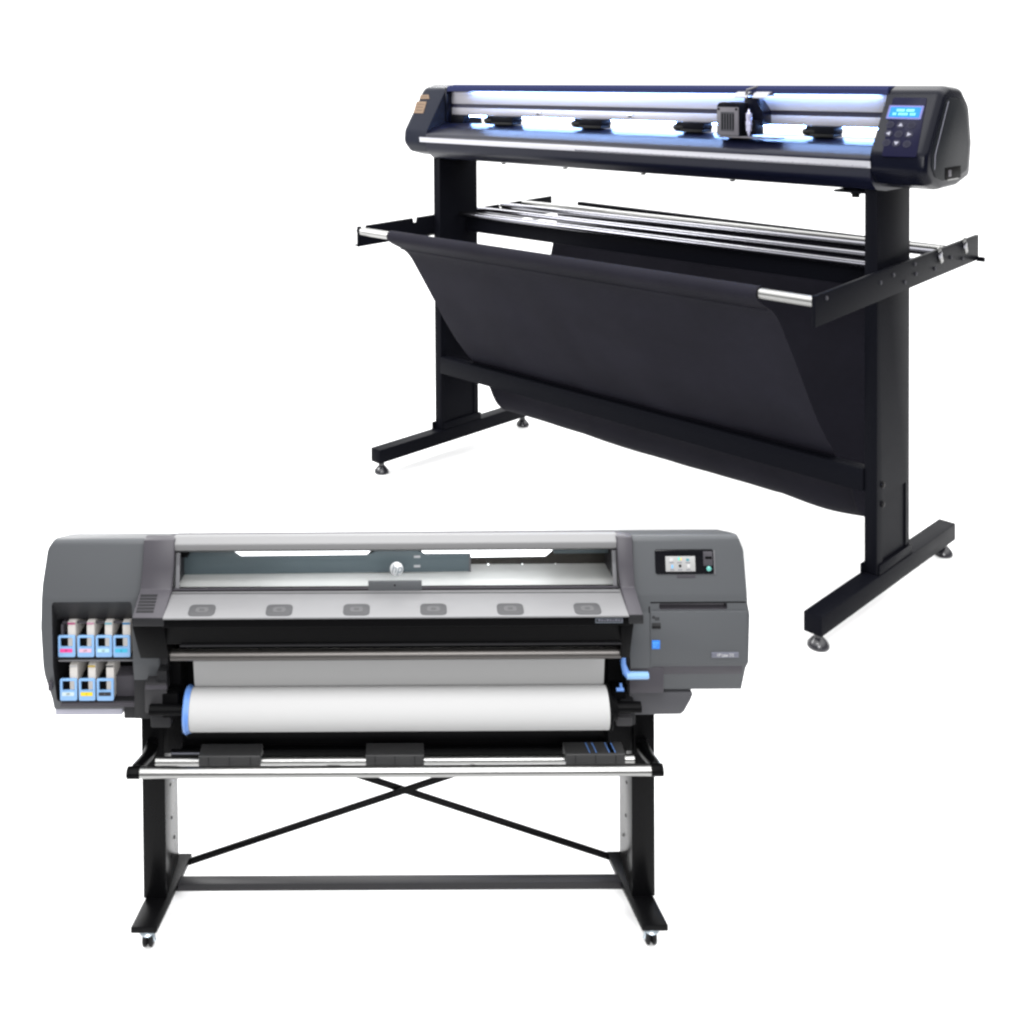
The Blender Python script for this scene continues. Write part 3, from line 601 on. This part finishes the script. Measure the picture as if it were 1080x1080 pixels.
# rollers
def rod(name, y0, z0, y1, z1, r, m, xa=-S2 - LW - .001, xb=S2 + .0365, parent=CU):
    mb = MB(); mb.tube([(xa, y0, z0), (xb, y1, z1)], r, 20); return mb.build(name, m, parent)
for k, (y, z) in enumerate(RODS):
    rod('media_roller', y, zL(y) - .006, y, zR(y) - .035, .0145, M['chrome'])
rod('basket_rod', .60, zL(.6) - .01, .60, zR(.6) - .05, .012, M['alu'])
mb = MB(); mb.obox((-.86, .66, 1.325), (S2 - .0, .62, 1.30), .03, .022); mb.build('rear_bar', M['navy_steel'], CU, .002)
FRY, FRZ = -.664, 1.268
rod('basket_rod', FRY, FRZ, FRY, FRZ, .0195, M['alu'], -S2 - LW + .035, S2 + .0365)
rod('rod_pin', FRY, FRZ, FRY, FRZ, .010, M['navy_steel'], -S2 - LW - .001, -S2 - LW + .036)
for dz in (-.006, .008):
    pass

# cloth basket
prof = [(-.640, 1.252), (-.638, 1.275), (-.650, 1.291), (-.668, 1.2935), (-.685, 1.283), (-.691, 1.266), (-.683, 1.248), (-.655, 1.228), (-.553, 1.170), (-.469, 1.059), (-.371, .915), (-.235, .713), (-.085, .540), (.028, .400), (.072, .318), (.115, .262), (.185, .222), (.27, .232), (.345, .33), (.415, .52), (.48, .75), (.55, .99), (.60, 1.16), (.625, 1.29)]
def catmull(pts, n):
    out = []
    for i in range(len(pts) - 1):
        p0 = Vector(pts[max(i - 1, 0)]); p1 = Vector(pts[i]); p2 = Vector(pts[i + 1]); p3 = Vector(pts[min(i + 2, len(pts) - 1)])
        for k in range(n):
            t = k / n; out.append(.5 * ((2 * p1) + (p2 - p0) * t + (2 * p0 - 5 * p1 + 4 * p2 - p3) * t * t + (3 * p1 - p0 - 3 * p2 + p3) * t ** 3))
    out.append(Vector(pts[-1])); return out
cur = catmull(prof, 4)
bm = bmesh.new(); NX = 60; rows = []
xL, xR = -.980, 1.0
for j, p in enumerate(cur):
    d = cur[min(j + 1, len(cur) - 1)] - cur[max(j - 1, 0)]; nrm = Vector((d.y, -d.x)).normalized()
    t = j / (len(cur) - 1); row = []
    amp = .0 if t < .36 else .0085 * math.sin(math.pi * min(1, (t - .36) / .64)) * (.25 if .52 < t < .82 else (.6 if .46 < t < .88 else 1))
    for i in range(NX + 1):
        f = i / NX; x = xL + (xR - xL) * f
        if t > .7: x = xL + (xR - xL - .07 * min(1, (t - .7) / .2)) * f
        w = amp * (math.sin(f * 9 + t * 5) + .6 * math.sin(f * 17 - t * 9 + 1) + .45 * math.sin(f * 31 + t * 3) + .25 * math.sin(f * 53 - t * 14) + .5 * math.exp(-((f - .42 - t * .12) / .012) ** 2))
        sag = -.010 * math.sin(math.pi * f) * math.sin(math.pi * (t - .4) / .45) if .4 < t < .85 else 0
        if .5 < t < .8 and f > .82: sag -= .018 * math.sin((f - .82) / .18 * math.pi) * math.sin((t - .5) / .3 * math.pi)
        row.append(bm.verts.new((x, p.x + nrm.x * w, p.y + nrm.y * w + sag)))
    rows.append(row)
for a_, b_ in zip(rows, rows[1:]):
    for i in range(NX): bm.faces.new((a_[i], a_[i + 1], b_[i + 1], b_[i]))
bmesh.ops.recalc_face_normals(bm, faces=bm.faces)
bmesh.ops.solidify(bm, geom=bm.faces[:], thickness=.003)
me = bpy.data.meshes.new('catch_basket'); bm.to_mesh(me); bm.free()
bsk = link('catch_basket', me, M['cloth'], CU, 60)
# sewn seam below the front sleeve
mb = MB(); mb.tube([(xL + .004, -.606, 1.197), (xR - .004, -.606, 1.197)], .0022, 6); mb.build('sleeve_seam', M['cloth'], bsk)

# ---- cutter head
CAPSEC = [(-.150, 1.640), (-.196, 1.690), (-.188, 1.756), (-.035, 1.985), (.03, 2.004), (.14, 1.996), (.218, 1.93), (.248, 1.78), (.225, 1.652), (.10, 1.622), (-.06, 1.618)]
def scaled(sec, k, dy=0, dz=0):
    cy = sum(p[0] for p in sec) / len(sec); cz = sum(p[1] for p in sec) / len(sec)
    return [(cy + (y - cy) * k + dy, cz + (z - cz) * k + dz) for y, z in sec]
rsec = round_poly(CAPSEC, [.03, .05, .05, .05, .05, .06, .06, .06, .03, .03, .05], 5)
def cap(x_in, x_out):
    s = 1 if x_out > x_in else -1; L = abs(x_out - x_in); mb = MB()
    rings = [[(x_in, y, z) for y, z in rsec]]
    for f, k in ((L - .034, 1.0), (L - .022, .993), (L - .011, .975), (L - .003, .945), (L, .90)):
        rings.append([(x_in + s * f, y, z) for y, z in scaled(rsec, k)])
    mb.ring_solid(rings); return mb
capR = cap(1.183, 1.385).build('control_housing', M['navy'], CU, 0, sharp=50)
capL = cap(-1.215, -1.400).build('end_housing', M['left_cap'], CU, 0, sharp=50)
# inset side panel of the right housing, with its socket
mb = MB(); pr = scaled(rsec, .80, 0, .0); mb.ring_solid([[(1.378, y, z) for y, z in pr], [(1.3875, y, z) for y, z in scaled(rsec, .79)], [(1.389, y, z) for y, z in scaled(rsec, .77)]]); sp_ = mb.build('side_panel', mat('side_panel_plastic', (.0035, .0045, .0065), .42, spec=.06, bump=.06, bscale=800), capR, sharp=50)
mb = MB()
edge = [(-.125, 1.70), (-.118, 1.755), (-.05, 1.865), (.0, 1.945)]
mb.tube([(1.388, y, z) for y, z in edge], .0022, 8); mb.build('panel_edge', M['keyw'], sp_)
mb = MB(); mb.prism_x(rrect(-.03, .115, 1.655, 1.70, .006, 3), 1.386, 1.3905); so = mb.build('power_inlet', M['black'], sp_, .001)
mb = MB(); mb.prism_x(rrect(-.015, .085, 1.652, 1.6565, .001, 2), 1.389, 1.3925); mb.build('inlet_edge', M['alu'], so)
mb = MB(); mb.prism_x(rrect(-.005, .02, 1.665, 1.69, .003, 3), 1.390, 1.3925); mb.build('switch', M['motor'], so, .001)
# bed
bsec = round_poly([(.12, 1.793), (-.045, 1.797), (-.128, 1.776), (-.2005, 1.738), (-.186, 1.650), (-.14, 1.612), (-.06, 1.602), (.11, 1.602)], [.004, .07, .08, .03, .05, .04, .03, .02], 8)
mb = MB(); mb.prism_x(bsec, -1.2152, 1.1832); bed = mb.build('bed', M['bedm'], CU, 0, sharp=50)
sy, sz = -.197, 1.713
mb = MB(); mb.obox((-1.2585, -.1975, 1.711), (1.187, -.1975, 1.711), .004, .026, (0, -.165, 1)); scl = mb.build('scale_strip', M['scalem'], bed, .0008)
# scale ticks: one printed strip part
mb = MB()
for k in range(230):
    x = -.2 + k * .006; h = .0065 if k % 10 == 0 else (.005 if k % 5 == 0 else .0035); mb.box(x - .0007, x + .0007, -.2022, -.1975, 1.700, 1.700 + h)
tk = mb.build('scale_marks', M['tick'], scl); tk['kind'] = 'stuff'
# beam with its two white faces
mb = MB(); mb.prism_x(round_poly([(-.018, 1.992), (.03, 2.004), (.10, 1.99), (.13, 1.93), (.12, 1.84), (.0, 1.838), (.0, 1.972)], [.01, .02, .03, .02, .01, 0, 0], 4), -1.2152, 1.1832); gb = mb.build('gantry_beam', M['gantry'], CU, 0, sharp=40)
mb = MB(); mb.box(-1.2, 1.168, -.010, .0004, 1.900, 1.970); mb.build('gantry_rail', M['rail'], gb, .002)
mb = MB(); mb.box(-1.2, 1.163, -.0045, .0003, 1.880, 1.8995); mb.build('gantry_groove', M['groove'], gb)
mb = MB(); mb.box(-1.2, 1.15, -.010, .0004, 1.841, 1.8795); mb.build('gantry_rail', M['rail'], gb, .002)
mb = MB(); mb.box(-1.19, 1.155, -.0106, -.0095, 1.9555, 1.9575); mb.build('rail_line', mat('lilac_line', (.45, .43, .55), .4), gb)
# dark inner corner by the left housing
mb = MB(); mb.box(-1.2148, -1.199, -.05, .1, 1.797, 1.99); mb.build('end_stop', M['navy'], CU, .006)
a_, b_ = C(473, 123, y=-.02), C(504, 131, y=-.02); mb = MB(); mb.box(-1.2, -1.10, -.02, .03, 1.797, 1.836); mb.build('end_block', M['navy_steel'], CU, .003)
# light under the beam
mb = MB(); mb.box(-1.08, 1.15, .004, .032, 1.8325, 1.8375); mb.build('light_strip', M['led'], CU)
mb = MB(); mb.prism_x([(-.046, 1.969), (-.046, 1.990), (-.034, 1.9985), (.02, 2.0005), (.02, 1.9815), (-.039, 1.9815), (-.039, 1.969)], -1.2, 1.1832); lip = mb.build('cover_lip', M['gantry'], gb, 0, sharp=40)  # lip shaped to hide the upper light strip
mb = MB(); mb.box(-1.05, 1.14, -.037, -.018, 1.9765, 1.981); mb.build('light_strip', mat('added_blue_led', (.3, .5, .9), .4, emit=(.30, .50, 1.), es=75.), CU)  # unseen second strip, added to make the bed gleam
# pinch rollers
for uL, uR, vt in ((508.5, 544, 122.5), (600.5, 638, 125.5), (708, 745, 128.5), (844, 883, 132)):
    x0, x1 = C(uL, vt, y=-.05).x, C(uR, vt, y=-.05).x
    pr_ = MB(); pr_.box(x0 + (x1 - x0) * .22, x1, -.075, .0, 1.812, 1.842); prr = pr_.build('pinch_roller', M['navy_steel'], CU, .003)
    mb = MB(); mb.box(x0 + (x1 - x0) * .35, x1 - .003, -.078, -.0, 1.799, 1.8115); mb.build('roller_axle', M['rubber'], prr, .002)
    mb = MB(); mb.lathe((x0 + (x1 - x0) * .12, -.06, 1.818), (1, 0, 0), [(0, .01), (.012, .016), (.04, .018), (.055, .016)], 16); mb.build('roller_wheel', M['rubber'], prr)
for u in (567.5, 664.5):
    q = C(u, 118.5, y=-.012); mb = MB(); mb.prism_y(rrect(q.x - .018, q.x + .018, 1.852, 1.872, .004, 3), -.0135, -.0095); cl = mb.build('rail_clip', M['scalem'], gb, .001)
    mb = MB(); mb.box(q.x - .01, q.x + .01, -.0150, -.0130, 1.853, 1.861); mb.build('clip_slot', M['groove'], cl)
# carriage
cx0, cx1 = C(755.5, 130, y=-.16).x, C(779.5, 130, y=-.16).x
ca = MB(); ca.prism_y(round_poly([(cx0, 1.795), (cx1, 1.795), (cx1, 1.935), (cx0, 1.935)], [.004, .004, .02, .025], 5), -.158, -.05); car = ca.build('cutting_carriage', M['navy_steel'], CU, .006)
mb = MB(); mb.prism_y(rrect(cx0 + .004, cx1 - .002, 1.797, 1.915, .004, 3), -.162, -.1575); fp = mb.build('motor_plate', M['motor'], car, .001)
mb = MB(); mb.prism_y(rrect(cx0 + .022, cx1 - .022, 1.815, 1.895, .003, 3), -.1635, -.1615); mb.build('motor_grille', M['motord'], fp)
for k in range(5):
    x = cx0 + .028 + k * .0125; mb = MB(); mb.box(x, x + .005, -.1642, -.163, 1.822, 1.888); mb.build('grille_slot', M['black'], fp)
for x in (cx0 + .012, cx1 - .012):
    mb = MB(); mb.lathe((x, -.1655, 1.907), (0, 1, 0), [(0, .004), (.004, .0055)], 10); mb.build('screw', M['black'], fp)
cxr = C(810, 118, y=-.04).x
mb = MB(); mb.prism_y(round_poly([(cx1 - .02, 1.838), (cxr, 1.838), (cxr, 1.90), (cxr - .04, 1.955), (cx1 - .02, 1.958)], [.004, .006, .03, .03, .01], 5), -.085, -.011); mb.build('carriage_body', M['navy'], car, .004)
mb = MB(); mb.box(cx1 + .002, cx1 + .055, -.13, -.06, 1.80, 1.86); hd = mb.build('tool_clamp', M['navy_steel'], car, .003)
bx = C(790.5, 120, y=-.13).x
mb = MB(); mb.lathe((bx, -.135, 1.795), (0, 0, 1), [(0, .004), (.02, .008), (.022, .012), (.045, .012), (.046, .014), (.062, .014), (.063, .011), (.072, .013), (.095, .013), (.1, .005), (.112, .004)], 16); mb.build('blade_holder', M['blade'], hd)
mb = MB(); mb.lathe((bx - .045, -.137, 1.838), (0, 1, 0), [(0, .006), (.01, .008)], 12); mb.build('clamp_screw', M['chrome'], hd)
mb = MB(); mb.box(cx0 + .01, bx + .14, -.1605, -.10, 1.788, 1.7945); mb.build('carriage_shoe', M['motor'], car, .002)
# flat cable looping over the carriage
for xa, xb, zb_ in ((cx0 + .04, cx0 + .10, .0), (cx1 + .02, cx1 + .085, .0)):
    mb = MB(); pts = [(-.025, 1.962), (-.035, 1.974), (-.055, 1.978), (-.078, 1.971), (-.088, 1.955)]
    ins = [(y * .985 - .0005, z - .003) for y, z in pts]; mb.prism_x(pts + ins[::-1], xa, xb); mb.build('flat_cable', M['ribbon'], car)
mb = MB(); mb.tube([(cx1 - .02, -.075, 1.94), (cx1 - .01, -.08, 1.985), (cx1 + .01, -.03, 2.0)], .006, 10); mb.build('cable', M['motor'], car)

# ---- sloping control face of the right housing
A3, B3 = Vector((-.188, 1.756)), Vector((-.035, 1.985))
dirv = (B3 - A3).normalized(); nrm = Vector((-dirv.y, dirv.x))
if nrm.x > 0: nrm = -nrm
def onface(u, v):
    """local (x, distance along the slope) of a measured point on the control face"""
    inv = CYAW.transposed(); o = inv @ (CAM - CUT_LOC); d = inv @ (MR.transposed() @ Vector(((u - PX) / F, (v - PY) / F, 1)))
    n3 = Vector((0, nrm.x, nrm.y)); t = (Vector((0, A3.x, A3.y)) - o).dot(n3) / d.dot(n3); q = o + d * t
    return q.x, (Vector((q.y, q.z)) - A3).dot(dirv)
def face_plate(name, pts, h0, h1, m, parent, bev=.0):
    mb = MB(); ring = lambda h: [(x, A3.x + dirv.x * t + nrm.x * h, A3.y + dirv.y * t + nrm.y * h) for x, t in pts]
    mb.ring_solid([ring(h0), ring(h1)]); return mb.build(name, m, parent, bev)
face_plate('control_face', round_poly([onface(930, 165), onface(966.5, 166), onface(978, 103.5), onface(942, 103)], .008, 4), -.003, .0025, mat('control_face_gloss', (.002, .002, .013), .25, spec=.06), capR, .001)
l4 = [onface(940.3, 113.3), onface(972, 114), onface(969.4, 125), onface(937.6, 123.2)]
lx0 = (l4[0][0] + l4[3][0]) / 2; lx1 = (l4[1][0] + l4[2][0]) / 2; lt0 = (l4[3][1] + l4[2][1]) / 2; lt1 = (l4[0][1] + l4[1][1]) / 2
bz_ = face_plate('display_glow_rim', round_poly([(lx0 - .008, lt0 - .008), (lx1 + .008, lt0 - .008), (lx1 + .008, lt1 + .008), (lx0 - .008, lt1 + .008)], .004, 3), .0015, .0035, mat('blue_rim_glow', (.0, .003, .05), .3, emit=(.0, .02, .6), es=.5), capR)  # emissive rim paints the blue glow around the display
disp = face_plate('display', [(lx0, lt0), (lx1, lt0), (lx1, lt1), (lx0, lt1)], .003, .0045, M['lcd'], capR)
hgt = lt1 - lt0
for row, t0, t1, f0, f1 in ((0, .56, .80, .22, .86), (1, .18, .42, .12, .88)):
    n = 12; 
    for k in range(n):
        if (k * 7 + row * 3) % 6 == 5: continue
        x = lx0 + (lx1 - lx0) * (f0 + (f1 - f0) * k / n); face_plate('display_text', [(x, lt0 + hgt * t0), (x + .0052, lt0 + hgt * t0), (x + .0052, lt0 + hgt * t1), (x, lt0 + hgt * t1)], .0044, .0048, M['lcdtext'], disp)
kx, kt = [], []
K9 = [(939.3, 132), (950.3, 132.3), (961.5, 132.6), (937.3, 141.2), (948, 142), (959, 142.3), (935.3, 151), (945.6, 151.5), (956.8, 152.4)]
for i, (u, v) in enumerate(K9):
    x, t = onface(u, v); 
    circ = lambda r, sg=14: [(x + r * math.cos(2 * math.pi * k / sg), t + r * math.sin(2 * math.pi * k / sg)) for k in range(sg)]
    kb = face_plate('key', circ(.0155), .0022, .0042, M['key'], capR)
    if i in (1, 3, 5, 7):
        dv = {1: (0, 1), 3: (-1, 0), 5: (1, 0), 7: (0, -1)}[i]; px_, py_ = -dv[1], dv[0]
        tri = [(x + dv[0] * .009, t + dv[1] * .009), (x - dv[0] * .006 + px_ * .009, t - dv[1] * .006 + py_ * .009), (x - dv[0] * .006 - px_ * .009, t - dv[1] * .006 - py_ * .009)]
        face_plate('key_arrow', tri, .004, .0047, M['keyw'], kb)
    else:
        face_plate('key_face', circ(.010), .004, .0046, mat('key_dark_face', (.006, .006, .014), .4, spec=.06), kb)
# gold labels on the left housing's slope
nR = nrm
def lface(u, v): return onface(u, v)
g1 = [lface(442.5, 104.6), lface(453, 104.4), lface(452, 100.0), lface(444, 100.2)]
g2 = [lface(436, 119.4), lface(446.5, 119.6), lface(450, 107.3), lface(439.5, 107)]
gx = lambda g: (min(p[0] for p in g), max(p[0] for p in g), min(p[1] for p in g), max(p[1] for p in g))
for g, nl in ((g1, 1), (g2, 3)):
    ctr_x = sum(p[0] for p in g) / 4
    lab = face_plate('gold_label', g, -.001, .0022, M['gold'], capL)
    for k in range(nl):
        f = (k + 1) / (nl + 1); p0 = (g[0][0] + (g[3][0] - g[0][0]) * f + .012, g[0][1] + (g[3][1] - g[0][1]) * f); p1 = (g[1][0] + (g[2][0] - g[1][0]) * f - .012, g[1][1] + (g[2][1] - g[1][1]) * f)
        face_plate('label_line', [(p0[0], p0[1] - .003), (p1[0], p1[1] - .003), (p1[0], p1[1] + .003), (p0[0], p0[1] + .003)], .002, .0026, M['goldd'], lab)
# small knob under the bed
q = C(902.5, 205, y=-.07); mb = MB(); mb.lathe((q.x, -.07, 1.604), (0, 0, -1), [(0, .02), (.02, .019), (.022, .015), (.034, .014)], 16); mb.build('sensor_knob', M['rubber'], CU)
mb = MB(); mb.box(q.x - .06, q.x + .06, -.13, .02, 1.592, 1.6015); mb.build('bed_bracket', M['navy_steel'], CU, .002)
for x in (-.75, -.35, .1, .55): 
    mb = MB(); mb.lathe((x, -.09, 1.604), (0, 0, -1), [(0, .012), (.006, .011)], 10); mb.build('bed_screw', M['rubber'], CU)

# =================================================================== light, world, camera
w = bpy.data.worlds.new('World'); scene.world = w; w.use_nodes = True; nt = w.node_tree
bg = nt.nodes['Background']
tc = nt.nodes.new('ShaderNodeTexCoord'); sp3 = nt.nodes.new('ShaderNodeSeparateXYZ'); nt.links.new(tc.outputs['Generated'], sp3.inputs[0])
# a studio dome: bright overhead and behind the machines, dim on the photographer's side
rz = nt.nodes.new('ShaderNodeMapRange'); rz.inputs['From Min'].default_value = .15; rz.inputs['From Max'].default_value = .7; rz.inputs['To Min'].default_value = 0; rz.inputs['To Max'].default_value = 1; rz.interpolation_type = 'SMOOTHSTEP'
nt.links.new(sp3.outputs['Z'], rz.inputs['Value'])
ry2 = nt.nodes.new('ShaderNodeMapRange'); ry2.inputs['From Min'].default_value = .3; ry2.inputs['From Max'].default_value = .75; ry2.inputs['To Min'].default_value = .12; ry2.inputs['To Max'].default_value = 1.5; ry2.interpolation_type = 'SMOOTHSTEP'
nt.links.new(sp3.outputs['Y'], ry2.inputs['Value'])
mixm = nt.nodes.new('ShaderNodeMix'); mixm.data_type = 'FLOAT'
nt.links.new(rz.outputs['Result'], mixm.inputs[0]); nt.links.new(ry2.outputs['Result'], mixm.inputs[2]); mixm.inputs[3].default_value = 3.9
nt.links.new(mixm.outputs[0], bg.inputs['Strength']); bg.inputs['Color'].default_value = (1, 1, 1, 1)

def area(name, loc, target, sx, sy, power, col=(1, 1, 1)):
    l = bpy.data.lights.new(name, 'AREA'); l.shape = 'RECTANGLE'; l.size = sx; l.size_y = sy; l.energy = power; l.color = col
    o = bpy.data.objects.new(name, l); COL.objects.link(o); o.location = loc
    o.rotation_euler = (Vector(target) - Vector(loc)).to_track_quat('-Z', 'Y').to_euler(); return o
area('unseen_softbox', (.05, -.95, 2.65), (.05, 0, .6), 1.3, .6, 45)
area('unseen_softbox', (1.2, 7.6, 4.4), (1.0, 2.2, 0), 3.5, 1.2, 200)  # added back light, whitens the floor shadow under the cutter
area('unseen_softbox', (.3, -4.4, 2.7), (.1, 0, .75), 2.4, 1.3, 250)  # added front light, brightens the sheet below the overhang
area('unseen_softbox', (-2.6, 2.6, 2.6), (.6, 2.8, .6), 1.6, 1.6, 125)
area('unseen_softbox', (.2, 1.2, 4.8), (.9, 2.8, 1.9), 2.2, 1.2, 70)

cam = bpy.data.cameras.new('camera'); co = bpy.data.objects.new('camera', cam); COL.objects.link(co); scene.camera = co
rot = Matrix((MR[0], -MR[1], -MR[2])).transposed()
co.matrix_world = Matrix.Translation(CAM) @ rot.to_4x4()
cam.sensor_width = 36; cam.sensor_fit = 'HORIZONTAL'; cam.lens = F / 1080 * 36
cam.shift_x = (540 - PX) / 1080; cam.shift_y = -(540 - PY) / 1080
cam.clip_start = .05; cam.clip_end = 500
scene.view_settings.view_transform = 'Standard'; scene.view_settings.look = 'None'; scene.view_settings.exposure = 0; scene.view_settings.gamma = 1
scene.view_settings.use_curve_mapping = False
scene.cycles.use_denoising = True
scene.cycles.max_bounces = 8; scene.cycles.transparent_max_bounces = 8
scene.cycles.filter_width = 2.5
